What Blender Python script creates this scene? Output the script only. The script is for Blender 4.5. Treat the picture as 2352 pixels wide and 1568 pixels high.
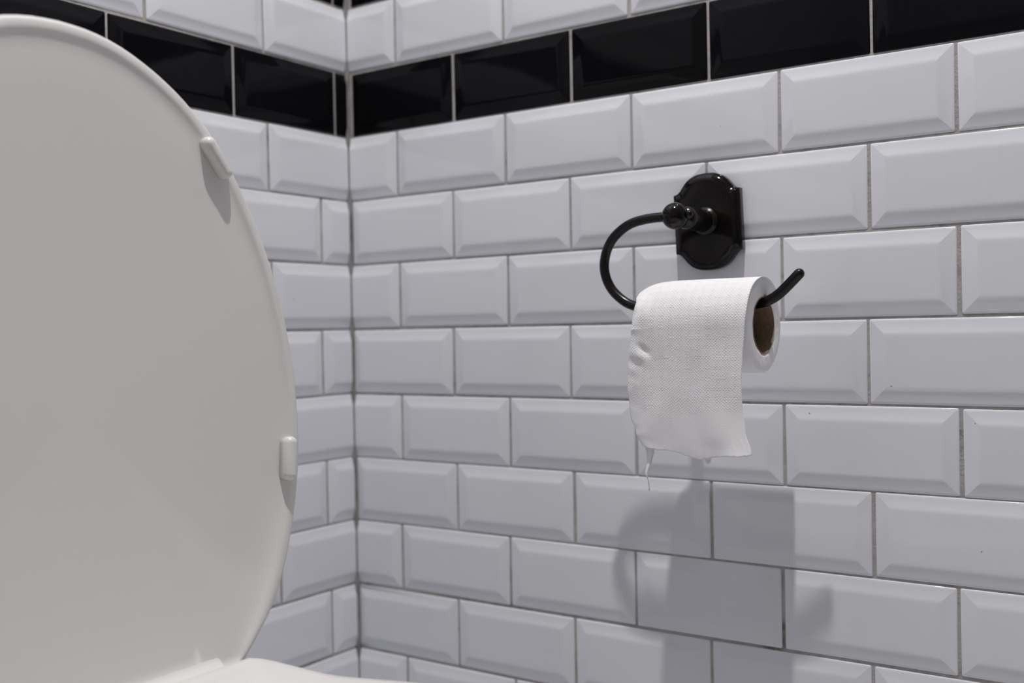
import bpy, bmesh, math, random
from mathutils import Vector, Matrix, noise

# ------------------------------------------------------------------ scene, camera, light, exposure
S = bpy.context.scene
COL = S.collection
for o in list(bpy.data.objects):
    bpy.data.objects.remove(o)
R = math.radians
PI = math.pi

cam_d = bpy.data.cameras.new('camera')
cam = bpy.data.objects.new('camera', cam_d)
COL.objects.link(cam)
cam.location = (0.88349, -0.94413, -0.00508)
cam.rotation_euler = (R(89.40705), R(1.10827), R(34.62172))
cam_d.sensor_width = 36.0
cam_d.lens = 2462.25 / 2352 * 36
cam_d.clip_start = 0.01
cam_d.dof.use_dof = True
cam_d.dof.focus_distance = 0.89
cam_d.dof.aperture_fstop = 4.0
S.camera = cam

S.view_settings.view_transform = 'Standard'
S.view_settings.look = 'None'
S.view_settings.gamma = 1.0
S.view_settings.exposure = 0.0
S.view_settings.use_curve_mapping = False
S.cycles.use_denoising = True
S.cycles.max_bounces = 12
S.cycles.diffuse_bounces = 8
S.cycles.caustics_reflective = False

world = bpy.data.worlds.new('world')
S.world = world
world.use_nodes = True
world.node_tree.nodes['Background'].inputs[0].default_value = (0.8, 0.85, 1, 1)
world.node_tree.nodes['Background'].inputs[1].default_value = 0.02

FLOOR_Z, CEIL_Z = -0.665, 2.025
ROOM_X, ROOM_Y = 1.70, -1.90        # far corner of the small room, behind the camera


def lamp(name, loc, size, power, color):
    d = bpy.data.lights.new(name, 'AREA')
    d.shape = 'DISK'
    d.size = size
    d.energy = power
    d.color = color
    o = bpy.data.objects.new(name, d)
    o.location = loc
    COL.objects.link(o)
    return o


LAMPS = [((0.61, -0.565, CEIL_Z - 0.075), 0.048, 34.5)]
for i, (loc, sz, pw) in enumerate(LAMPS):
    lamp('downlight_light', loc, sz, pw, (1.0, 0.965, 0.93))


# ------------------------------------------------------------------ materials
def mat(name, base, rough=0.5, **kw):
    m = bpy.data.materials.new(name)
    m.use_nodes = True
    nt = m.node_tree
    b = nt.nodes['Principled BSDF']
    b.inputs['Base Color'].default_value = (*base, 1)
    b.inputs['Roughness'].default_value = rough
    for k, v in kw.items():
        b.inputs[k.replace('_', ' ')].default_value = v
    return m, nt, b


def N(nt, t, **kw):
    n = nt.nodes.new(t)
    for k, v in kw.items():
        if k.startswith('i_'):
            n.inputs[k[2:].replace('_', ' ')].default_value = v
        else:
            setattr(n, k, v)
    return n


def add_bump(nt, b, height, strength, distance):
    bp = N(nt, 'ShaderNodeBump')
    bp.inputs['Strength'].default_value = strength
    bp.inputs['Distance'].default_value = distance
    nt.links.new(height, bp.inputs['Height'])
    nt.links.new(bp.outputs[0], b.inputs['Normal'])
    return bp


def coords(nt, kind='Object'):
    if kind == 'World':
        g = N(nt, 'ShaderNodeNewGeometry')
        return g.outputs['Position']
    return N(nt, 'ShaderNodeTexCoord').outputs[kind]


def ramp(nt, src, stops):
    r = N(nt, 'ShaderNodeValToRGB')
    el = r.color_ramp.elements
    while len(el) < len(stops):
        el.new(0.5)
    for e, (p, c) in zip(el, stops):
        e.position = p
        e.color = (*c, 1) if len(c) == 3 else c
    nt.links.new(src, r.inputs[0])
    return r


def tile_mat(name, base, var, rough, spec=0.5):
    m, nt, b = mat(name, base, rough)
    b.inputs['Specular IOR Level'].default_value = spec
    pos = coords(nt, 'World')
    # gentle waviness of the glaze
    n1 = N(nt, 'ShaderNodeTexNoise', i_Scale=16.0, i_Detail=2.0)
    nt.links.new(pos, n1.inputs['Vector'])
    add_bump(nt, b, n1.outputs[0], 0.35, 0.0012)
    # small tone differences from tile to tile
    oi = N(nt, 'ShaderNodeObjectInfo')
    mx = N(nt, 'ShaderNodeMix', data_type='RGBA')
    mx.inputs[6].default_value = (*base, 1)
    mx.inputs[7].default_value = (*var, 1)
    nt.links.new(oi.outputs['Random'], mx.inputs[0])
    # tiny pits and specks in the glaze
    n2 = N(nt, 'ShaderNodeTexVoronoi', i_Scale=26.0)
    nt.links.new(pos, n2.inputs['Vector'])
    rp = ramp(nt, n2.outputs['Distance'], [(0.0, (0.35, 0.34, 0.33)), (0.016, (0.5, 0.5, 0.5)), (0.022, (1, 1, 1)), (1, (1, 1, 1))])
    if name == 'white_glazed_tile':
        mm = N(nt, 'ShaderNodeMix', data_type='RGBA', blend_type='MULTIPLY')
        mm.inputs[0].default_value = 1
        nt.links.new(mx.outputs[2], mm.inputs[6])
        nt.links.new(rp.outputs[0], mm.inputs[7])
        nt.links.new(mm.outputs[2], b.inputs['Base Color'])
    else:
        nt.links.new(mx.outputs[2], b.inputs['Base Color'])
    return m


M_WHITE = tile_mat('white_glazed_tile', (0.70, 0.715, 0.765), (0.73, 0.74, 0.785), 0.07)
M_BLACK = tile_mat('black_glazed_tile', (0.004, 0.004, 0.005), (0.006, 0.006, 0.008), 0.06, 0.11)


def grout_material():
    m, nt, b = mat('cement_grout', (0.2, 0.19, 0.185), 0.9)
    pos = coords(nt, 'World')
    n1 = N(nt, 'ShaderNodeTexNoise', i_Scale=35.0, i_Detail=6.0, i_Roughness=0.7)
    nt.links.new(pos, n1.inputs['Vector'])
    rp = ramp(nt, n1.outputs[0], [(0.3, (0.20, 0.19, 0.185)), (0.45, (0.36, 0.34, 0.335)), (0.7, (0.46, 0.435, 0.43))])
    n2 = N(nt, 'ShaderNodeTexNoise', i_Scale=9.0, i_Detail=5.0, i_Roughness=0.65)
    nt.links.new(pos, n2.inputs['Vector'])
    rp2 = ramp(nt, n2.outputs[0], [(0.30, (0.3, 0.29, 0.28)), (0.38, (1, 1, 1))])
    mm = N(nt, 'ShaderNodeMix', data_type='RGBA', blend_type='MULTIPLY')
    mm.inputs[0].default_value = 1
    nt.links.new(rp.outputs[0], mm.inputs[6])
    nt.links.new(rp2.outputs[0], mm.inputs[7])
    nt.links.new(mm.outputs[2], b.inputs['Base Color'])
    n3 = N(nt, 'ShaderNodeTexNoise', i_Scale=400.0, i_Detail=4.0)
    nt.links.new(pos, n3.inputs['Vector'])
    add_bump(nt, b, n3.outputs[0], 0.8, 0.0008)
    return m


M_GROUT = grout_material()
M_PLASTIC, _nt, _b = mat('white_seat_plastic', (0.70, 0.69, 0.682), 0.21)
_n = N(_nt, 'ShaderNodeTexNoise', i_Scale=6.0, i_Detail=1.0)
_nt.links.new(coords(_nt), _n.inputs['Vector'])
add_bump(_nt, _b, _n.outputs[0], 0.15, 0.002)
M_CERAMIC, _nt, _b = mat('white_sanitary_ceramic', (0.72, 0.71, 0.70), 0.06)
_n = N(_nt, 'ShaderNodeTexNoise', i_Scale=5.0, i_Detail=1.0)
_nt.links.new(coords(_nt), _n.inputs['Vector'])
add_bump(_nt, _b, _n.outputs[0], 0.1, 0.002)


def bronze(name, rough, spec):
    m, nt, b = mat(name, (0.010, 0.008, 0.008), rough)
    b.inputs['Specular IOR Level'].default_value = spec
    g = N(nt, 'ShaderNodeTexNoise', i_Scale=60.0, i_Detail=3.0)
    nt.links.new(coords(nt), g.inputs['Vector'])
    rp = ramp(nt, g.outputs[0], [(0.35, (0.003, 0.0025, 0.003)), (0.7, (0.009, 0.005, 0.005))])
    nt.links.new(rp.outputs[0], b.inputs['Base Color'])
    g2 = N(nt, 'ShaderNodeTexNoise', i_Scale=45.0, i_Detail=4.0)
    nt.links.new(coords(nt), g2.inputs['Vector'])
    r2 = ramp(nt, g2.outputs[0], [(0.4, (rough,) * 3), (0.75, (rough + 0.05,) * 3)])
    nt.links.new(r2.outputs[0], b.inputs['Roughness'])
    return m


M_GLOSS = bronze('glossy_dark_bronze', 0.09, 0.25)
M_SATIN = bronze('satin_dark_bronze', 0.24, 0.32)


def paper_material():
    m, nt, b = mat('embossed_tissue', (0.93, 0.925, 0.945), 0.95)
    b.inputs['Specular IOR Level'].default_value = 0.1
    uv = N(nt, 'ShaderNodeUVMap').outputs[0]
    sp = N(nt, 'ShaderNodeSeparateXYZ')
    # slightly warp the lattice
    nz = N(nt, 'ShaderNodeTexNoise', i_Scale=60.0, i_Detail=2.0)
    nt.links.new(uv, nz.inputs['Vector'])
    ad = N(nt, 'ShaderNodeVectorMath', operation='MULTIPLY_ADD')
    nt.links.new(nz.outputs['Color'], ad.inputs[0])
    ad.inputs[1].default_value = (0.0030, 0.0030, 0)
    nt.links.new(uv, ad.inputs[2])
    nt.links.new(ad.outputs[0], sp.inputs[0])

    def M(op, a, c=None, v=None):
        n = N(nt, 'ShaderNodeMath', operation=op)
        nt.links.new(a, n.inputs[0])
        if c is not None:
            nt.links.new(c, n.inputs[1])
        elif v is not None:
            n.inputs[1].default_value = v
        return n.outputs[0]
    s = M('ADD', sp.outputs[0], sp.outputs[1])
    d = M('SUBTRACT', sp.outputs[0], sp.outputs[1])
    sa = M('SINE', M('MULTIPLY', sp.outputs[0], v=2 * PI / 0.0027))
    sb = M('SINE', M('MULTIPLY', sp.outputs[1], v=2 * PI / 0.0025))
    dots = M('POWER', M('MAXIMUM', M('MULTIPLY', sa, sb), v=0.0), v=1.3)
    # larger quilt: diamonds where the dots are pressed deeper
    k2 = 2 * PI / 0.017
    q = M('ADD', M('MULTIPLY', M('MULTIPLY', M('SINE', M('MULTIPLY', s, v=k2)), M('SINE', M('MULTIPLY', d, v=k2))), v=0.7), v=0.75)
    # embossing stops towards the torn end (v measures length down the sheet)
    nn = N(nt, 'ShaderNodeTexNoise', i_Scale=22.0, i_Detail=3.0)
    nt.links.new(uv, nn.inputs['Vector'])
    edge = M('ADD', sp.outputs[1], M('MULTIPLY', M('SUBTRACT', nn.outputs[0], v=0.5), v=0.05))
    mr = N(nt, 'ShaderNodeMapRange')
    nt.links.new(edge, mr.inputs[0])
    mr.inputs[1].default_value = 0.168
    mr.inputs[2].default_value = 0.180
    mr.inputs[3].default_value = 1.0
    mr.inputs[4].default_value = 0.0
    va = N(nt, 'ShaderNodeTexNoise', i_Scale=420.0, i_Detail=1.0)
    nt.links.new(uv, va.inputs['Vector'])
    dots = M('MULTIPLY', dots, M('MULTIPLY', va.outputs[0], v=1.9))
    h = M('MULTIPLY', M('MULTIPLY', dots, q), mr.outputs[0])
    fine = N(nt, 'ShaderNodeTexNoise', i_Scale=900.0, i_Detail=3.0)
    nt.links.new(uv, fine.inputs['Vector'])
    h2 = M('ADD', h, M('MULTIPLY', fine.outputs[0], v=0.22))
    bp = add_bump(nt, b, h2, 0.55, 0.0007)
    tr = N(nt, 'ShaderNodeBsdfTranslucent')
    tr.inputs[0].default_value = (0.9, 0.895, 0.91, 1)
    nt.links.new(bp.outputs[0], tr.inputs['Normal'])
    mx = N(nt, 'ShaderNodeMixShader')
    mx.inputs[0].default_value = 0.22
    nt.links.new(b.outputs[0], mx.inputs[1])
    nt.links.new(tr.outputs[0], mx.inputs[2])
    nt.links.new(mx.outputs[0], nt.nodes['Material Output'].inputs[0])
    return m


M_SHEET = paper_material()
M_ROLL, _nt, _b = mat('wound_tissue_edge', (0.87, 0.865, 0.875), 0.95)
_b.inputs['Specular IOR Level'].default_value = 0.1
_n = N(_nt, 'ShaderNodeTexNoise', i_Scale=110.0, i_Detail=6.0, i_Roughness=0.6)
_nt.links.new(coords(_nt), _n.inputs['Vector'])
add_bump(_nt, _b, _n.outputs[0], 0.5, 0.002)
M_CARD, _nt, _b = mat('brown_cardboard', (0.26, 0.18, 0.12), 0.85)
_n = N(_nt, 'ShaderNodeTexNoise', i_Scale=300.0, i_Detail=4.0)
_nt.links.new(coords(_nt), _n.inputs['Vector'])
_r = ramp(_nt, _n.outputs[0], [(0.3, (0.20, 0.135, 0.088)), (0.7, (0.30, 0.21, 0.145))])
_nt.links.new(_r.outputs[0], _b.inputs['Base Color'])
M_FLOOR, _nt, _b = mat('white_floor', (0.60, 0.60, 0.61), 0.35)
_n = N(_nt, 'ShaderNodeTexNoise', i_Scale=8.0, i_Detail=6.0)
_nt.links.new(coords(_nt, 'World'), _n.inputs['Vector'])
_r = ramp(_nt, _n.outputs[0], [(0.3, (0.74, 0.74, 0.75)), (0.7, (0.82, 0.82, 0.83))])
_nt.links.new(_r.outputs[0], _b.inputs['Base Color'])
M_CEIL, _nt, _b = mat('white_ceiling_paint', (0.80, 0.80, 0.80), 0.85)
_n = N(_nt, 'ShaderNodeTexNoise', i_Scale=200.0, i_Detail=3.0)
_nt.links.new(coords(_nt, 'World'), _n.inputs['Vector'])
add_bump(_nt, _b, _n.outputs[0], 0.2, 0.001)
M_STEEL, _nt, _b = mat('brushed_steel', (0.6, 0.6, 0.6), 0.3, Metallic=1.0)


# ------------------------------------------------------------------ mesh helpers
def link(name, me, m=None, parent=None, loc=None, rot=None):
    if m is not None and not me.materials:
        me.materials.append(m)
    o = bpy.data.objects.new(name, me)
    COL.objects.link(o)
    if parent:
        o.parent = parent
    if loc is not None:
        o.location = loc
    if rot is not None:
        o.rotation_euler = rot
    return o


def mesh_of(bm, name, smooth=True):
    bmesh.ops.recalc_face_normals(bm, faces=bm.faces)
    me = bpy.data.meshes.new(name)
    if smooth:
        for f in bm.faces:
            f.smooth = True
    bm.to_mesh(me)
    bm.free()
    return me


def obj(name, bm, m, parent=None, smooth=True):
    return link(name, mesh_of(bm, name, smooth), m, parent)


def empty(name, loc, label, cat, rot=(0, 0, 0)):
    o = bpy.data.objects.new(name, None)
    o.empty_display_size = 0.05
    o.location = loc
    o.rotation_euler = rot
    o['label'] = label
    o['category'] = cat
    COL.objects.link(o)
    return o


def rings(bm, loops, closed=True, cap0=True, cap1=True):
    """loops: list of lists of points; skin them."""
    vs = [[bm.verts.new(p) for p in L] for L in loops]
    for a, b in zip(vs, vs[1:]):
        n = len(a)
        for i in range(n if closed else n - 1):
            j = (i + 1) % n
            bm.faces.new((a[i], a[j], b[j], b[i]))
    if cap0:
        bm.faces.new(vs[0])
    if cap1:
        bm.faces.new(vs[-1])
    return vs


def box(bm, x0, x1, y0, y1, z0, z1):
    r = bmesh.ops.create_cube(bm, size=1)
    for v in r['verts']:
        v.co = Vector(((x0 + x1) / 2 + v.co.x * (x1 - x0), (y0 + y1) / 2 + v.co.y * (y1 - y0), (z0 + z1) / 2 + v.co.z * (z1 - z0)))
    return r['verts']


def lathe(bm, prof, origin, axis, seg=48, cap0=True, cap1=True):
    """prof: (radius, distance along axis)"""
    ax = Vector(axis).normalized()
    u = ax.orthogonal().normalized()
    w = ax.cross(u)
    o = Vector(origin)
    L = [[o + ax * t + (u * math.cos(2 * PI * i / seg) + w * math.sin(2 * PI * i / seg)) * r for i in range(seg)] for r, t in prof]
    return rings(bm, L, True, cap0, cap1)


def catmull(P, n, closed=False):
    P = [Vector(p) for p in P]
    out = []
    m = len(P)
    rng = range(m if closed else m - 1)
    for i in rng:
        if closed:
            a, b, c, d = P[(i - 1) % m], P[i], P[(i + 1) % m], P[(i + 2) % m]
        else:
            a, b, c, d = P[max(i - 1, 0)], P[i], P[i + 1], P[min(i + 2, m - 1)]
        for k in range(n):
            t = k / n
            out.append(0.5 * ((2 * b) + (c - a) * t + (2 * a - 5 * b + 4 * c - d) * t * t + (3 * b - a - 3 * c + d) * t ** 3))
    if not closed:
        out.append(P[-1].copy())
    return out


def resample(P, n):
    L = [0]
    for a, b in zip(P, P[1:]):
        L.append(L[-1] + (b - a).length)
    out = []
    j = 0
    for i in range(n):
        s = L[-1] * i / (n - 1)
        while j < len(L) - 2 and L[j + 1] < s:
            j += 1
        t = (s - L[j]) / max(L[j + 1] - L[j], 1e-9)
        out.append(P[j].lerp(P[j + 1], t))
    return out


def tube(bm, P, rad, seg=20, ref=Vector((0, 1, 0)), round_end=True):
    n = len(P)
    loops = []
    for i, p in enumerate(P):
        t = (P[min(i + 1, n - 1)] - P[max(i - 1, 0)]).normalized()
        b = ref
        s = t.cross(b).normalized()
        r = rad
        loops.append([p + (b * math.cos(2 * PI * k / seg) + s * math.sin(2 * PI * k / seg)) * r for k in range(seg)])
    if round_end:
        t = (P[-1] - P[-2]).normalized()
        s = t.cross(ref).normalized()
        for a in (20, 40, 58, 74, 86):
            c = P[-1] + t * (math.sin(R(a)) * rad)
            r = math.cos(R(a)) * rad
            loops.append([c + (ref * math.cos(2 * PI * k / seg) + s * math.sin(2 * PI * k / seg)) * r for k in range(seg)])
    return rings(bm, loops)


# ------------------------------------------------------------------ tiled walls
TW, TH = 0.1490, 0.0734          # metro tile
PITCH = 0.152
# grout line heights measured from the courses, top to bottom (index -2 .. 8)
ZK = {-2: 0.3798, -1: 0.3024, 0: 0.2267, 1: 0.1518, 2: 0.0758, 3: 0.0, 4: -0.0768, 5: -0.1516, 6: -0.2264, 7: -0.3021, 8: -0.3796}
RP = 0.0757


def zk(k):
    if k < -2:
        return ZK[-2] + RP * (-2 - k)
    if k > 8:
        return ZK[8] - RP * (k - 8)
    return ZK[k]


KMIN = -2 - int((CEIL_Z - ZK[-2]) / RP) - 1
KMAX = 8 + int((ZK[8] - FLOOR_Z) / RP) + 1
OFF_R = {-2: 0.0758, -1: 0.1590, 0: 0.0759, 1: 0.1557, 2: 0.0761, 3: 0.1524, 4: 0.0756, 5: 0.1543, 6: 0.0719, 7: 0.1522}
OFF_L = {-2: 0.131, -1: 0.0217, 0: 0.1269, 1: 0.0477, 2: 0.1255, 3: 0.0498, 4: 0.1225, 5: 0.0469, 6: 0.1211, 7: 0.0431}

PROFILE = [  # inset from the edge, height (towards the room)
    (0.0000, -0.0016), (0.0000, -0.0002), (0.0003, 0.00025), (0.0010, 0.00055), (0.0025, 0.00080),
    (0.0050, 0.00125), (0.0082, 0.00198), (0.0104, 0.00262), (0.0118, 0.00300), (0.0130, 0.00321), (0.0143, 0.00331), (0.0158, 0.00335)]
TOP = PROFILE[-1][1]


def tile_bm(w, h, cut_left=None, cut_right=None, bm=None, at=(0, 0), seg=2, prof=PROFILE):
    """bevelled tile in the local xz plane, facing -y, centred on at; optional vertical cuts (local x)."""
    own = bm is None
    t = bmesh.new()
    loops = []
    for ins, up in prof:
        rc = max(0.0013 - ins * 0.6, 0.00015)
        L = []
        hx, hz = w / 2 - ins, h / 2 - ins
        for cx, cz, a0 in ((hx - rc, hz - rc, 0), (-hx + rc, hz - rc, 90), (-hx + rc, -hz + rc, 180), (hx - rc, -hz + rc, 270)):
            for k in range(seg + 1):
                a = R(a0 + 90 * k / seg)
                L.append((cx + rc * math.cos(a), -up, cz + rc * math.sin(a)))
        loops.append(L)
    rings(t, loops, cap0=False)
    for x, sgn in ((cut_left, -1), (cut_right, 1)):
        if x is not None:
            g = t.verts[:] + t.edges[:] + t.faces[:]
            r = bmesh.ops.bisect_plane(t, geom=g, plane_co=(x, 0, 0), plane_no=(sgn, 0, 0), clear_outer=True)
            ed = [e for e in r['geom_cut'] if isinstance(e, bmesh.types.BMEdge)]
            # cap the sawn side
            vs = {v for e in ed for v in e.verts}
            if not vs:
                continue
            low = sorted(vs, key=lambda v: (v.co.z))
            try:
                ed.append(t.edges.new((low[0], low[-1])))
            except ValueError:
                pass
            try:
                bmesh.ops.edgeloop_fill(t, edges=ed)
            except Exception:
                pass
    for v in t.verts:
        v.co += Vector((at[0], 0, at[1]))
    return t


random.seed(7)
FULL_W = mesh_of(tile_bm(TW, TH), 'white_tile')
FULL_W.materials.append(M_WHITE)
FULL_B = mesh_of(tile_bm(TW, TH), 'black_tile')
FULL_B.materials.append(M_BLACK)


def flat_sides(me):
    # the sawn side must not shade smoothly into the glaze
    for p in me.polygons:
        if abs(p.normal.x) > 0.98:
            p.use_smooth = False


CORNER_GAP = 0.0046


def build_wall(name, side, length, near, k_near, off):
    """side: 'R' runs +x on y=0; 'L' runs -y on x=0. Tiles nearer than `near` and in courses k_near are parts, the rest one stuff part."""
    bm = bmesh.new()
    if side == 'R':
        box(bm, -0.10, length, 0.0004, 0.10, FLOOR_Z, CEIL_Z)
    else:
        box(bm, -0.10, -0.0004, -length, 0.10, FLOOR_Z, CEIL_Z)
    w = obj(name, bm, M_GROUT, smooth=False)
    w['kind'] = 'structure'
    far = {M_WHITE: bmesh.new(), M_BLACK: bmesh.new()}

    def place(me, d_centre, zc, jx, jz, tilt):
        if side == 'R':
            o = link('tile', me, None, w, (d_centre + jx, 0, zc + jz), tilt)
        else:
            o = link('tile', me, None, w, (0, -d_centre + jx, zc + jz), (tilt[0], tilt[1], tilt[2] + PI / 2))
        return o
    for k in range(KMIN, KMAX):
        z1, z0 = zk(k), zk(k + 1)
        zc = (z0 + z1) / 2
        black = k in (-1, -3)
        base = off.get(k)
        if base is None:
            base = off[0] if k % 2 == 0 else off[1]
            if k == -3:
                base = off[-1]
        m = M_BLACK if black else M_WHITE
        n0 = -int(base / PITCH) - 1
        n = n0
        while True:
            a = base + n * PITCH
            b = a + PITCH
            n += 1
            if b < CORNER_GAP + 0.004:
                continue
            if a > length - 0.01:
                break
            c = (a + b) / 2
            cut_lo = CORNER_GAP if a < CORNER_GAP else None
            cut_hi = length - 0.003 if b > length - 0.003 else None
            is_near = a < near and k_near[0] <= k <= k_near[1]
            jx, jz = random.gauss(0, 0.00025), random.gauss(0, 0.0002)
            tilt = (R(random.gauss(0, 0.14)), R(random.gauss(0, 0.08)), R(random.gauss(0, 0.12)))
            if cut_lo is None and cut_hi is None and is_near:
                place(FULL_B if black else FULL_W, c, zc, jx, jz, tilt)
                continue
            # local x of the cuts: on the left wall local +x points towards the corner
            cl = cr = None
            if side == 'R':
                if cut_lo is not None:
                    cl = cut_lo - c
                if cut_hi is not None:
                    cr = cut_hi - c
            else:
                if cut_lo is not None:
                    cr = c - cut_lo
                if cut_hi is not None:
                    cl = c - cut_hi
            if is_near:
                me = mesh_of(tile_bm(TW, TH, cl, cr), 'cut_tile')
                me.materials.append(m)
                flat_sides(me)
                place(me, c, zc, 0, jz, tilt)
            else:
                t = tile_bm(TW, TH, cl, cr, seg=1, prof=[PROFILE[i] for i in (0, 2, 4, 7, 11)])
                bmesh.ops.recalc_face_normals(t, faces=t.faces)
                for v in t.verts:
                    x, y, z = v.co
                    y += random.Random(n * 77 + k).gauss(0, 0.0001)
                    v.co = Vector((c + x, y, zc + z)) if side == 'R' else Vector((-y, -c + x, zc + z))
                tmp = bpy.data.meshes.new('tmp')
                t.to_mesh(tmp)
                t.free()
                far[m].from_mesh(tmp)
                bpy.data.meshes.remove(tmp)
    for m, bmf in far.items():
        if len(bmf.faces):
            o = obj('tile_field', bmf, m, w, smooth=False)
            o['kind'] = 'stuff'
        else:
            bmf.free()
    return w


wall_right = build_wall('wall_right', 'R', ROOM_X, 1.22, (-5, 9), OFF_R)
wall_left = build_wall('wall_left', 'L', -ROOM_Y, 0.95, (-5, 9), OFF_L)
# plain walls behind the camera, painted grey to dim the bounce light
M_PAINT, _nt, _b = mat('grey_wall_paint', (0.22, 0.22, 0.225), 0.7)
_n = N(_nt, 'ShaderNodeTexNoise', i_Scale=150.0, i_Detail=3.0)
_nt.links.new(coords(_nt, 'World'), _n.inputs['Vector'])
add_bump(_nt, _b, _n.outputs[0], 0.2, 0.001)
bm = bmesh.new()
box(bm, -0.10, ROOM_X + 0.1, ROOM_Y - 0.10, ROOM_Y, FLOOR_Z, CEIL_Z)
o = obj('wall_front', bm, M_PAINT, smooth=False)
o['kind'] = 'structure'
bm = bmesh.new()
box(bm, ROOM_X, ROOM_X + 0.10, ROOM_Y, 0.10, FLOOR_Z, CEIL_Z)
o = obj('wall_back', bm, M_PAINT, smooth=False)
o['kind'] = 'structure'

# grout bead down the inner corner
bm = bmesh.new()
bead = [(-0.0005, 0.0005), (0.0044, 0.0005), (0.0044, -0.0016), (0.0034, -0.0028), (0.0028, -0.0034), (0.0016, -0.0044), (-0.0005, -0.0044)]
rings(bm, [[(x, y, z) for x, y in bead] for z in (FLOOR_Z, CEIL_Z)])
M_BEAD, _nt, _b = mat('grey_corner_sealant', (0.18, 0.18, 0.18), 0.6)
_n = N(_nt, 'ShaderNodeTexNoise', i_Scale=60.0, i_Detail=4.0)
_nt.links.new(coords(_nt, 'World'), _n.inputs['Vector'])
_r = ramp(_nt, _n.outputs[0], [(0.3, (0.13, 0.13, 0.13)), (0.65, (0.26, 0.255, 0.255))])
_nt.links.new(_r.outputs[0], _b.inputs['Base Color'])
obj('grout_bead', bm, M_BEAD, wall_left, smooth=False)

# unseen dark door, added behind the camera to dim the fill light on the lid
bm = bmesh.new()
box(bm, ROOM_X - 0.030, ROOM_X - 0.001, -1.22, -0.42, FLOOR_Z + 0.01, FLOOR_Z + 2.03)
M_DOOR, _nt, _b = mat('added_dark_door', (0.09, 0.085, 0.08), 0.4)
_n = N(_nt, 'ShaderNodeTexNoise', i_Scale=30.0, i_Detail=4.0)
_nt.links.new(coords(_nt), _n.inputs['Vector'])
add_bump(_nt, _b, _n.outputs[0], 0.1, 0.001)
o = obj('added_door_1', bm, M_DOOR, smooth=False)
o['kind'] = 'structure'
bm = bmesh.new()
lathe(bm, [(0.022, 0.0), (0.022, 0.006), (0.009, 0.008), (0.009, 0.03), (0.020, 0.040), (0.024, 0.052), (0.018, 0.064), (0.002, 0.067)], (ROOM_X - 0.030, -1.15, FLOOR_Z + 1.0), (-1, 0, 0), 24)
obj('door_knob', bm, M_STEEL, o)

bm = bmesh.new()
box(bm, -0.1, ROOM_X + 0.1, ROOM_Y - 0.1, 0.1, FLOOR_Z - 0.05, FLOOR_Z)
o = obj('floor', bm, M_FLOOR, smooth=False)
o['kind'] = 'structure'
bm = bmesh.new()
box(bm, -0.1, ROOM_X + 0.1, ROOM_Y - 0.1, 0.1, CEIL_Z, CEIL_Z + 0.05)
o = obj('ceiling', bm, M_CEIL, smooth=False)
o['kind'] = 'structure'

# downlight fittings
for i, (loc, sz, pw) in enumerate(LAMPS):
    t = empty('downlight', (loc[0], loc[1], CEIL_Z), 'round steel downlight on the ceiling above the toilet roll', 'ceiling light')
    bm = bmesh.new()
    lathe(bm, [(0.045, 0.0), (0.046, 0.02), (0.044, 0.0745), (0.040, 0.0745), (0.037, 0.060), (0.030, 0.030), (0.0, 0.030)][:-1] + [(0.001, 0.030)], (0, 0, 0), (0, 0, -1), 32)
    obj('housing', bm, M_STEEL, t)

# ------------------------------------------------------------------ toilet
HX, HY, HZ = 0.270, -0.530, -0.245       # hinge line centre
toilet = empty('toilet', (HX, HY, FLOOR_Z), 'white toilet with its lid raised, standing left of the tiled corner', 'toilet')


def L2W(p):
    return Vector(p) - Vector((HX, HY, FLOOR_Z))


HALF = [(0.0, .114), (.0186, .133), (.0348, .1474), (.0586, .1607), (.087, .1715), (.1131, .1790), (.1432, .1844), (.1741, .1866),
        (.2053, .1861), (.24, .1822), (.2745, .1750), (.3084, .1645), (.343, .1493), (.37, .1345), (.3913, .1195), (.4070, .1045), (.4195, .0895),
        (.4325, .0690), (.4432, .0455), (.4489, .0225), (.4505, 0.0)]


def outline(n_half=60):
    """closed lid outline in (y, h); starts lower right, over the top, down the left"""
    right = catmull([(w, h, 0) for h, w in HALF], 6)
    right = resample(right, n_half)
    left = [Vector((-p.x, p.y, 0)) for p in reversed(right[:-1])]
    return right + left


OUT = outline()


def inset_loop(P, d, foot=False):
    """inset the outline (counter-clockwise from right over the top to the left); foot: also along the straight foot."""
    n = len(P)
    out = []
    for i in range(n):
        a, b, c = P[i - 1], P[i], P[(i + 1) % n]
        if i == 0:
            a = b - (c - b)
        if i == n - 1:
            c = b + (b - a)
        e1 = (b - a).normalized()
        e2 = (c - b).normalized()
        n1 = Vector((-e1.y, e1.x, 0))
        n2 = Vector((-e2.y, e2.x, 0))
        nn = n1 + n2
        nn = nn.normalized() if nn.length > 1e-6 else n1
        k = min(1 / max(nn.dot(n1), 0.5), 1.6)
        q = b + nn * d * k
        if foot:
            q.y = max(q.y, d)
        else:
            t = min(1.0, max(0.0, b.y) / 0.055)
            q.y = b.y + (q.y - b.y) * t * t * (3 - 2 * t)
        out.append(q)
    return out


LEAN = R(4)
HU = Vector((-math.sin(LEAN), 0, math.cos(LEAN)))
HN = Vector((math.cos(LEAN), 0, math.sin(LEAN)))


def lidP(y, h, n):
    return L2W((HX, HY + y * 1.006, HZ)) + HU * h + HN * (n + 0.0045)


bm = bmesh.new()
prof = [(0.030, -0.0215), (0.012, -0.0205), (0.004, -0.0175), (0.0008, -0.012), (0.0, -0.007), (0.0005, -0.003), (0.0020, -0.0008),
        (0.0036, 0.0), (0.0078, 0.0), (0.0090, -0.0002), (0.0105, -0.0008), (0.0125, -0.0014), (0.0155, -0.0019), (0.0190, -0.0022), (0.0240, -0.0024),
        (0.0320, -0.0026)]


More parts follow.
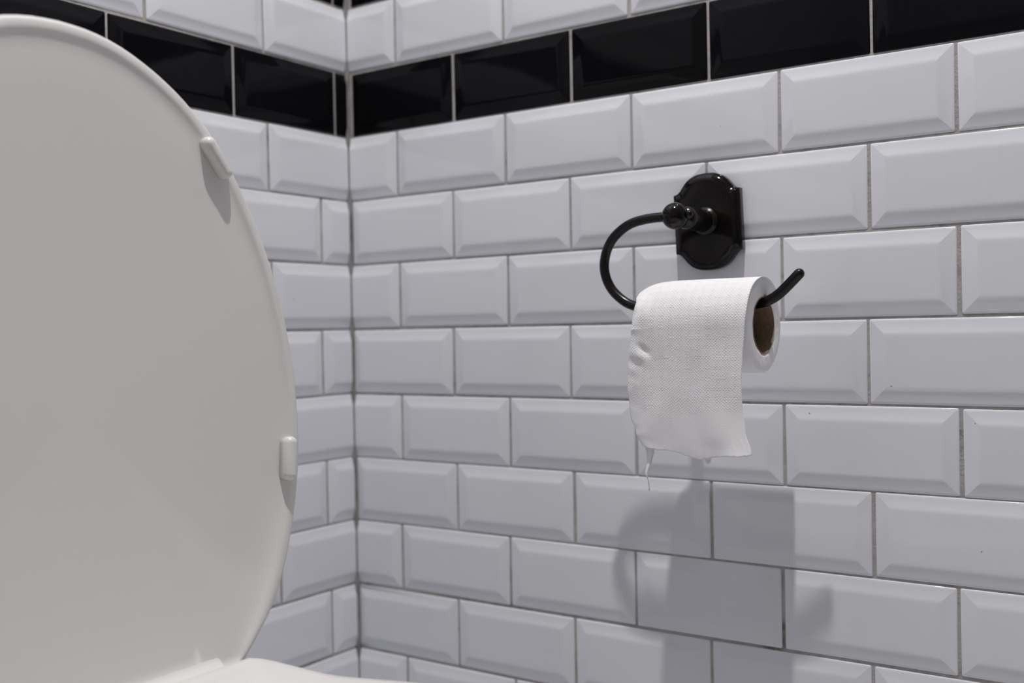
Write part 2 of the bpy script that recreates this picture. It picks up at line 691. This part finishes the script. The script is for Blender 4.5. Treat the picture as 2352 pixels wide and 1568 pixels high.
def lid_ring(ins, n):
    # the inner fillet of the rim grows wider and deeper towards the hinge
    wide = inset_loop(OUT, 0.0078 + (ins - 0.0078) * 2.0) if ins > 0.0078 and n > -0.0035 else None
    L = []
    for i, p in enumerate(inset_loop(OUT, ins)):
        g = max(0.0, 1 - OUT[i].y / 0.30)
        g = g * g * (3 - 2 * g)
        if wide:
            q = p.lerp(wide[i], g * 0.9)
            L.append((q.x, q.y, n * (1 + 1.9 * g * min(1.0, max(0.0, OUT[i].y) / 0.05))))
        else:
            L.append((p.x, p.y, n))
    return L


base = [lid_ring(ins, n) for ins, n in prof]
loops = [[lidP(*p) for p in L] for L in base]
inner = base[-1]
DISH = 0.0060                     # the inside of the lid is slightly dished
for k in range(1, 13):
    s = 1 - k / 12.5
    loops.append([lidP(p[0] * s, 0.19 + (p[1] - 0.19) * s, (p[2] + 0.0026) * s * s - 0.0026 - DISH * (1 - s * s)) for p in inner])
rings(bm, loops)
lid = obj('lid', bm, M_PLASTIC, toilet)
# faces: large flat ones keep their own normals
for poly in lid.data.polygons:
    if poly.area > 0.02:
        poly.use_smooth = False


def rounded_bar(bm, length, width, height, fr, seg=8):
    """pill-shaped pad: local x length, y width, z height; fr maps local to space"""
    prof = [(0.0, -0.003), (0.0, height * 0.55), (height * 0.12, height * 0.8), (height * 0.32, height * 0.95), (height * 0.55, height), (width * 0.44, height)]
    loops = []
    for ins, z in prof:
        rc = width / 2 - ins
        L = []
        for s, a0 in ((1, -90), (-1, 90)):
            for k in range(seg + 1):
                a = R(a0 + 180 * k / seg)
                L.append(fr(s * (length / 2 - width / 2) + rc * math.cos(a), rc * math.sin(a), z))
        loops.append(L)
    rings(bm, loops)


def bumper(h_mid, side, inset, length):
    # position on the rim and the tangent direction there
    best = min(range(1, len(OUT) - 1), key=lambda i: abs(OUT[i].y - h_mid) + (10 if OUT[i].x * side < 0 else 0))
    p = OUT[best]
    t = (OUT[best + 1] - OUT[best - 1]).normalized()
    nrm = Vector((-t.y, t.x, 0))
    c = p + nrm * inset
    bm = bmesh.new()
    rounded_bar(bm, length, 0.0105, 0.0080, lambda x, y, z: lidP(c.x + t.x * x + nrm.x * y, c.y + t.y * x + nrm.y * y, -0.0005 + z))
    return obj('bumper', bm, M_PLASTIC, lid)


for sd in (1, -1):
    bumper(0.376, sd, 0.0112, 0.034)
    bumper(0.139, sd, 0.0138, 0.034)

# hinge knuckle moulded along the foot of the lid
bm = bmesh.new()
kp = [(-0.010, 0.0190), (-0.0066, 0.0180), (-0.0040, 0.0160), (-0.0012, 0.0125), (0.0035, 0.0100), (0.0100, 0.0085), (0.0170, 0.0070), (0.0235, 0.0025), (0.0270, -0.0060), (0.0265, -0.016), (0.020, -0.025), (0.010, -0.029), (-0.010, -0.029)]
kp = [(v.x, v.y - 0.0055) for v in catmull([(a, b, 0) for a, b in kp], 3)]
loops = []
Y0, Y1 = -0.097, 0.097
for y, s in ((Y0, 0.80), (Y0 + 0.0015, 0.93), (Y0 + 0.004, 1.0), (Y1 - 0.004, 1.0), (Y1 - 0.0015, 0.93), (Y1, 0.80)):
    loops.append([lidP(y, -0.006 + (h + 0.006) * s, -0.006 + (n + 0.006) * s) for n, h in kp])
rings(bm, loops)
obj('hinge', bm, M_PLASTIC, toilet)

# seat ring lying flat
bm = bmesh.new()
SZ = HZ - 0.0085
SX = 0.010
seat_prof = [(0.0, -0.024), (-0.001, -0.014), (0.000, -0.008), (0.003, -0.0035), (0.008, -0.0008), (0.015, 0.0), (0.026, 0.0004), (0.038, -0.001), (0.048, -0.005), (0.054, -0.011), (0.056, -0.018), (0.055, -0.024)]
loops = []
for ins, z in seat_prof:
    L = []
    for p in inset_loop(OUT, max(ins, 0.0), True):
        h = p.y
        t = min(1.0, max(0.0, (abs(p.x) - 0.066) / 0.042))
        hump = 0.0190 * math.exp(-((h + 0.002) / 0.034) ** 2) * (1 if z > -0.02 else 0) * t * t * (3 - 2 * t)
        hump -= 0.016 * (1 - t * t * (3 - 2 * t)) * math.exp(-(max(h, 0) / 0.045) ** 4) * (1 if z > -0.02 else 0)
        L.append(L2W((HX + SX + h, HY + p.x, SZ + z + hump)))
    loops.append(L)
vs = rings(bm, loops, cap0=False, cap1=False)
n = len(vs[0])
for i in range(n):
    bm.faces.new((vs[-1][i], vs[-1][(i + 1) % n], vs[0][(i + 1) % n], vs[0][i]))
seat = obj('seat', bm, M_PLASTIC, toilet)

# bowl with rim, basin and pedestal
bm = bmesh.new()


def oval(cx, cy, z, sx, sy, seg=48):
    return [L2W((cx + sx * math.cos(2 * PI * i / seg), cy + sy * math.sin(2 * PI * i / seg) * (1 - 0.10 * math.cos(2 * PI * i / seg)), z)) for i in range(seg)]


cx = HX + 0.235
sec = [(cx - 0.02, FLOOR_Z, 0.215, 0.115), (cx - 0.02, FLOOR_Z + 0.03, 0.205, 0.108), (cx - 0.03, FLOOR_Z + 0.12, 0.18, 0.10), (cx - 0.02, FLOOR_Z + 0.22, 0.19, 0.125),
       (cx, FLOOR_Z + 0.31, 0.22, 0.165), (cx + 0.005, SZ - 0.045, 0.232, 0.178), (cx + 0.005, SZ - 0.030, 0.230, 0.176), (cx + 0.005, SZ - 0.0255, 0.222, 0.168),
       (cx + 0.005, SZ - 0.0255, 0.178, 0.128), (cx + 0.005, SZ - 0.035, 0.172, 0.122), (cx, SZ - 0.10, 0.15, 0.105), (cx - 0.02, SZ - 0.18, 0.09, 0.07), (cx - 0.03, SZ - 0.22, 0.04, 0.035)]
rings(bm, [oval(a, HY, z, sx, sy) for a, z, sx, sy in sec])
obj('bowl', bm, M_CERAMIC, toilet)

# low cistern behind the raised lid
bm = bmesh.new()
vs = box(bm, 0.012, 0.200, HY - 0.165, HY + 0.165, SZ - 0.03, SZ + 0.36)
bmesh.ops.bevel(bm, geom=bm.edges[:], offset=0.02, segments=4, affect='EDGES', profile=0.5)
for v in bm.verts:
    v.co = L2W(v.co)
obj('cistern', bm, M_CERAMIC, toilet)
bm = bmesh.new()
vs = box(bm, 0.010, 0.206, HY - 0.172, HY + 0.172, SZ + 0.36, SZ + 0.385)
bmesh.ops.bevel(bm, geom=bm.edges[:], offset=0.008, segments=3, affect='EDGES', profile=0.5)
for v in bm.verts:
    v.co = L2W(v.co)
obj('cistern_lid', bm, M_CERAMIC, toilet)
bm = bmesh.new()
vs = box(bm, 0.02, HX + 0.09, HY - 0.11, HY + 0.11, FLOOR_Z, SZ - 0.031)
bmesh.ops.bevel(bm, geom=bm.edges[:], offset=0.02, segments=3, affect='EDGES', profile=0.5)
for v in bm.verts:
    v.co = L2W(v.co)
obj('pedestal', bm, M_CERAMIC, toilet)

# ------------------------------------------------------------------ toilet roll holder
PX, PZ = 0.4638, 0.0934
holder = empty('toilet_roll_holder', (PX, -TOP, PZ), 'dark bronze toilet roll holder with open hooked bar on the white tiled wall', 'toilet roll holder')
ho = Vector((PX, -TOP, PZ))
half = [(0.0, 0.0455), (0.0080, 0.0449), (0.0150, 0.0424), (0.0200, 0.0386), (0.0235, 0.0345), (0.0260, 0.0312), (0.0288, 0.0290), (0.0325, 0.0280),
        (0.0325, 0.0150), (0.0325, 0.0)]
# right upper quarter, smooth up to the shoulder
q = [Vector((x, z, 0)) for x, z in half]
arc = catmull(q[:8], 4)
quarter = arc + [Vector((0.0325, 0.022, 0)), Vector((0.0325, 0.010, 0))]
pts = []
pts += [Vector((p.x, p.y, 0)) for p in quarter]                                # top to right side
pts += [Vector((p.x, -p.y, 0)) for p in reversed(quarter)][:-1]                # right side down to bottom
pts += [Vector((-p.x, -p.y, 0)) for p in quarter]                              # bottom to left
pts += [Vector((-p.x, p.y, 0)) for p in reversed(quarter)][:-1]
pts = list(reversed(pts))                                                      # counter-clockwise
bm = bmesh.new()
pprof = [(0.0, 0.0), (0.0, 0.0072), (0.0005, 0.0080), (0.0012, 0.0082), (0.0018, 0.0084), (0.0030, 0.0095), (0.0045, 0.0106), (0.0062, 0.0112), (0.0074, 0.0114), (0.0082, 0.0114)]
loops = []
for ins, d in pprof:
    L = []
    for a in range(len(pts)):
        p = pts[a]
        # move inwards: straight sides by x, domes radially, so the ogee keeps its shape
        s = ins / 0.0325
        sz_ = ins / 0.0455
        L.append((p.x * (1 - s), -d, p.y * (1 - sz_)))
    loops.append(L)
rings(bm, loops)
plate = obj('backplate', bm, M_GLOSS, holder)
plate.rotation_euler = (0, R(-1.9), 0)
plate.scale = (1.025, 1, 1)
for poly in plate.data.polygons:
    if poly.area > 0.001:
        poly.use_smooth = False

BY = -0.0785 + TOP            # bar plane in holder space
bm = bmesh.new()
lathe(bm, [(0.0130, 0.0110), (0.0132, 0.0126), (0.0126, 0.0138), (0.0110, 0.0145), (0.0098, 0.0165), (0.0094, 0.0190), (0.0097, 0.0215), (0.0102, 0.0245), (0.0105, 0.0290),
           (0.0105, 0.0500), (0.0103, 0.0530), (0.0096, 0.0556), (0.0082, 0.0572), (0.0066, 0.0580), (0.0062, 0.0640)], (0, 0, 0), (0, -1, 0), 48)
obj('post', bm, M_SATIN, holder)
bm = bmesh.new()
bmesh.ops.create_uvsphere(bm, u_segments=48, v_segments=24, radius=0.0120)
for v in bm.verts:
    v.co += Vector((0, BY, 0.0))
ball = obj('ball', bm, M_GLOSS, holder)
bm = bmesh.new()
lathe(bm, [(0.0026, 0.0095), (0.0029, 0.0110), (0.0036, 0.0120), (0.0039, 0.0136), (0.0035, 0.0155), (0.0022, 0.0168), (0.0007, 0.0172)], (0, BY, 0.0006), (1, 0, 0), 32)
obj('end_cap', bm, M_GLOSS, holder)
path = [(0.4540, .0934), (0.4512, .0934), (.4378, .0930), (.4231, .0908), (.4123, .0864), (.4014, .0782), (.3946, .0682), (.3914, .0577), (.3912, .0483), (.3940, .0385),
        (.4004, .0286), (.4110, .0197), (.4216, .0150), (.4340, .0132), (.4600, .0130), (.5000, .0130), (.5270, .0130), (.5396, .0138), (.5485, .0158), (.5565, .0200), (.5640, .0262), (.5755, .0372)]
P = resample(catmull([(x - PX, BY, z - PZ) for x, z in path], 8), 110)
bm = bmesh.new()
tube(bm, P, 0.00445, 24)
obj('bar', bm, M_SATIN, holder)

# ------------------------------------------------------------------ toilet roll
RX0, RX1 = 0.4375, 0.5465
RY, RZ = -0.0825, -0.0050
RR, RC = 0.0400, 0.0232
roll = empty('toilet_roll', (RX0, RY, RZ - RR), 'white toilet roll with one torn sheet hanging down in front', 'toilet roll')
ro = Vector((RX0, RY, RZ - RR))
cw = Vector((0, 0, RR))      # axis centre in roll space
Lr = RX1 - RX0
bm = bmesh.new()
seg = 96
loops = []
for r, x in [(RC + 0.0008, 0.0), (RC + 0.005, -0.0003), (RR - 0.010, 0.0), (RR - 0.0075, 0.0008), (RR - 0.0058, 0.0028), (RR - 0.0035, 0.0070), (RR - 0.0015, 0.0130), (RR, 0.022), (RR, Lr * 0.5), (RR, Lr - 0.0022), (RR - 0.0020, Lr - 0.0006),
             (RR - 0.006, Lr), (RC + 0.008, Lr - 0.0004), (RC + 0.004, Lr - 0.0004), (RC + 0.0008, Lr - 0.001)]:
    L = []
    for i in range(seg):
        a = 2 * PI * i / seg
        w = 1 + 0.006 * math.sin(2 * a + 0.6) + 0.004 * math.sin(5 * a)
        if r < RR - 0.003:
            w = 1
            xx = x + 0.0005 * noise.noise(Vector((math.cos(a) * 3, math.sin(a) * 3, r * 160 + x * 9)))
        else:
            xx = x
        L.append(Vector((xx, math.sin(a) * r * w, math.cos(a) * r * w)) + cw)
    loops.append(L)
vs = rings(bm, loops, cap0=False, cap1=False)
for i in range(seg):
    bm.faces.new((vs[-1][i], vs[-1][(i + 1) % seg], vs[0][(i + 1) % seg], vs[0][i]))
obj('paper_winding', bm, M_ROLL, roll)
bm = bmesh.new()
loops = []
for r, x in [(RC + 0.0007, 0.0002), (RC + 0.0007, Lr - 0.0006), (RC, Lr - 0.0006), (RC, 0.0002)]:
    loops.append([Vector((x, math.sin(2 * PI * i / seg) * r, math.cos(2 * PI * i / seg) * r)) + cw for i in range(seg)])
vs = rings(bm, loops, cap0=False, cap1=False)
for i in range(seg):
    bm.faces.new((vs[-1][i], vs[-1][(i + 1) % seg], vs[0][(i + 1) % seg], vs[0][i]))
o = obj('cardboard_core', bm, M_CARD, roll, smooth=False)
o['label'] = 'brown cardboard tube'

# hanging sheet: leaves the winding behind the top, passes over it and hangs in front
NU, NV = 90, 210
A0 = R(-50)                        # starts 50 degrees past the top on the wall side
SR = RR + 0.0009
ARC = SR * (R(90) - A0)
Z_END = -0.1125
HANG = RZ - Z_END
TOTAL = ARC + HANG


def interp(tab, x):
    if x <= tab[0][0]:
        return tab[0][1]
    for (a, va), (b, vb) in zip(tab, tab[1:]):
        if x <= b:
            t = (x - a) / (b - a)
            t = t * t * (3 - 2 * t)
            return va + (vb - va) * t
    return tab[-1][1]


LEFT = [(-0.12, .4512), (-0.107, .4500), (-0.095, .4447), (-0.080, .4397), (-0.055, .4382), (-0.034, .4390), (-0.012, .4427), (0.006, .4452), (0.015, .4442), (0.025, .4402), (0.034, .4377), (0.05, .4370)]
RIGHT = [(-0.12, .5535), (-0.108, .5520), (-0.090, .5463), (-0.070, .5433), (-0.050, .5430), (-0.030, .5440), (-0.009, .5458), (0.010, .5470), (0.04, .5467)]
TORN = [(0.0, -0.1065), (0.10, -0.1085), (0.20, -0.1090), (0.32, -0.1100), (0.40, -0.1125), (0.47, -0.1150), (0.52, -0.1160), (0.58, -0.1143), (0.66, -0.1130), (0.78, -0.1115), (0.88, -0.1112), (1.0, -0.1090)]
bm = bmesh.new()
uvl = bm.loops.layers.uv.new('UVMap')
grid = []
for j in range(NV + 1):
    row = []
    s = TOTAL * j / NV
    for i in range(NU + 1):
        u = i / NU
        if s <= ARC:
            a = A0 + s / SR
            y = RY - SR * math.sin(a)
            z = RZ + SR * math.cos(a)
            ny, nz = -math.sin(a), math.cos(a)
            f = 0.0
        else:
            f = (s - ARC) / HANG
            zt = interp(TORN, u) + 0.0009 * noise.noise(Vector((u * 34, 1.7, 0))) + 0.0007 * noise.noise(Vector((u * 90, 4.1, 0)))
            y = RY - SR
            z = RZ + (zt - RZ) * f
            ny, nz = -1.0, 0.0
        xl = interp(LEFT, z) if s > ARC * 0.35 else RX0 - 0.0004
        xr = interp(RIGHT, z) if s > ARC * 0.35 else RX1 + 0.0003
        if s <= ARC and s > ARC * 0.35 and a < R(90):
            k = min(1, max(0, (s - ARC * 0.35) / (ARC * 0.25)))
            xl = (RX0 - 0.0004) * (1 - k) + interp(LEFT, z) * k
            xr = (RX1 + 0.0003) * (1 - k) + interp(RIGHT, z) * k
        x = xl + (xr - xl) * u
        # looseness and creases
        lo = max(0.0, min(1.0, (s - ARC * 0.45) / (ARC * 0.4)))
        d = 0.0
        if s <= ARC:
            d -= (0.0078 * math.exp(-max(x - RX0, 0) / 0.0085)) * max(0.0, math.cos(a * 0.93)) ** 0.7
        d += lo * 0.0012 * (0.9 + noise.noise(Vector((x * 42, s * 26, 3.3))))
        d += lo * 0.0022 * math.exp(-((u - 0.05) / 0.07) ** 2) * math.exp(-((s - ARC * 0.80) / 0.012) ** 2)      # puffed upper left corner
        d += lo * 0.0015 * math.exp(-((u - 0.02) / 0.10) ** 2) * (0.5 + 0.5 * noise.noise(Vector((x * 90, s * 120, 0.5))))
        # pinch and crease on the left flank
        du, ds = (x - .4540), (z + 0.024)
        al, pe = du * 0.72 - ds * 0.69, du * 0.69 + ds * 0.72
        if s > ARC * 0.8:
            d -= 0.0019 * math.exp(-(al / 0.0062) ** 2 - (pe / 0.0026) ** 2)
            d += 0.0016 * math.exp(-((al - 0.001) / 0.009) ** 2 - ((pe + 0.0062) / 0.0045) ** 2)
        # creases running from the crushed upper left corner
        if s > ARC * 0.45:
            for cx_, sl, w_, am in ((0.4490, 0.55, 0.0010, 0.0007), (0.4535, 0.42, 0.0008, 0.0006), (0.4440, 0.9, 0.0012, 0.0009)):
                off_ = (x - cx_) - (z - 0.022) * sl
                d -= am * math.exp(-(off_ / w_) ** 2) * math.exp(-((z - 0.020) / 0.013) ** 2)
        # diagonal soft folds
        g = (x - .4700) * 0.8 + (z + 0.01) * 0.9
        d += lo * 0.0009 * noise.noise(Vector((g * 40, (x - z) * 14, 7.7))) * (0.4 + 0.8 * f)
        g2 = (x - .4600) * 0.9 - (z + 0.085) * 0.55
        d += 0.0013 * f * f * math.exp(-(g2 / 0.010) ** 2)
        # lower half swings slightly away, then curls back towards the wall on the left
        d += 0.0040 * f * f * u - 0.0030 * f ** 3 * (1 - u)
        d += 0.0020 * f ** 6 * math.sin(u * 9)
        p = Vector((x, y + ny * d, z + nz * d)) - ro
        row.append((bm.verts.new(p), (x, s)))
    grid.append(row)
for j in range(NV):
    for i in range(NU):
        q = [grid[j][i], grid[j][i + 1], grid[j + 1][i + 1], grid[j + 1][i]]
        fc = bm.faces.new([v for v, _ in q])
        fc.smooth = True
        for l, (_, uv) in zip(fc.loops, q):
            l[uvl].uv = uv
me = bpy.data.meshes.new('hanging_sheet')
bm.to_mesh(me)
bm.free()
sheet = link('hanging_sheet', me, M_SHEET, roll)
md = sheet.modifiers.new('thick', 'SOLIDIFY')
md.thickness = 0.00022
md.offset = 0

# wisp of one ply hanging from the torn edge
bm = bmesh.new()
uvl = bm.loops.layers.uv.new('UVMap')
WX = 0.0022
W_ = [(.4505, .4600, -0.1065), (.4508, .4588, -0.1120), (.4512, .4568, -0.1180), (.4512, .4550, -0.1235), (.4508, .4535, -0.1275), (.4508, .4524, -0.1310), (.4520, .4528, -0.1335), (.4524, .4534, -0.1360),
      (.4520, .4537, -0.1390), (.4524, .4540, -0.1420), (.4531, .4540, -0.1450)]
prev = None
for k, (a, b, z) in enumerate(W_):
    y = RY - SR + 0.0015 + 0.0012 * math.sin(k * 0.9)
    cur = [bm.verts.new(Vector((WX + a + (b - a) * t, y + 0.0006 * math.sin(k + t * 3), z)) - ro) for t in (0, 0.5, 1)]
    if prev:
        for i in range(2):
            f = bm.faces.new((prev[i], prev[i + 1], cur[i + 1], cur[i]))
            f.smooth = True
            for l in f.loops:
                l[uvl].uv = (0.5, 0.2)
    prev = cur
me = bpy.data.meshes.new('torn_wisp')
bm.to_mesh(me)
bm.free()
wisp = link('torn_wisp', me, M_SHEET, sheet)
md = wisp.modifiers.new('thick', 'SOLIDIFY')
md.thickness = 0.00012

# scrap of tissue stuck to the tile under the hanging sheet
bm = bmesh.new()
bmesh.ops.create_icosphere(bm, subdivisions=3, radius=1.0)
for v in bm.verts:
    k = 1 + 0.35 * noise.noise(v.co * 1.7) + 0.15 * noise.noise(v.co * 5)
    v.co = Vector((v.co.x * 0.0030 * k, v.co.y * 0.0011 * k, v.co.z * 0.0021 * k))
o = obj('tissue_scrap', bm, M_ROLL)
o.location = (0.4575, -TOP - 0.0005, -0.1290)
o['label'] = 'tiny white scrap of tissue stuck to the tile under the hanging sheet'
o['category'] = 'scrap'
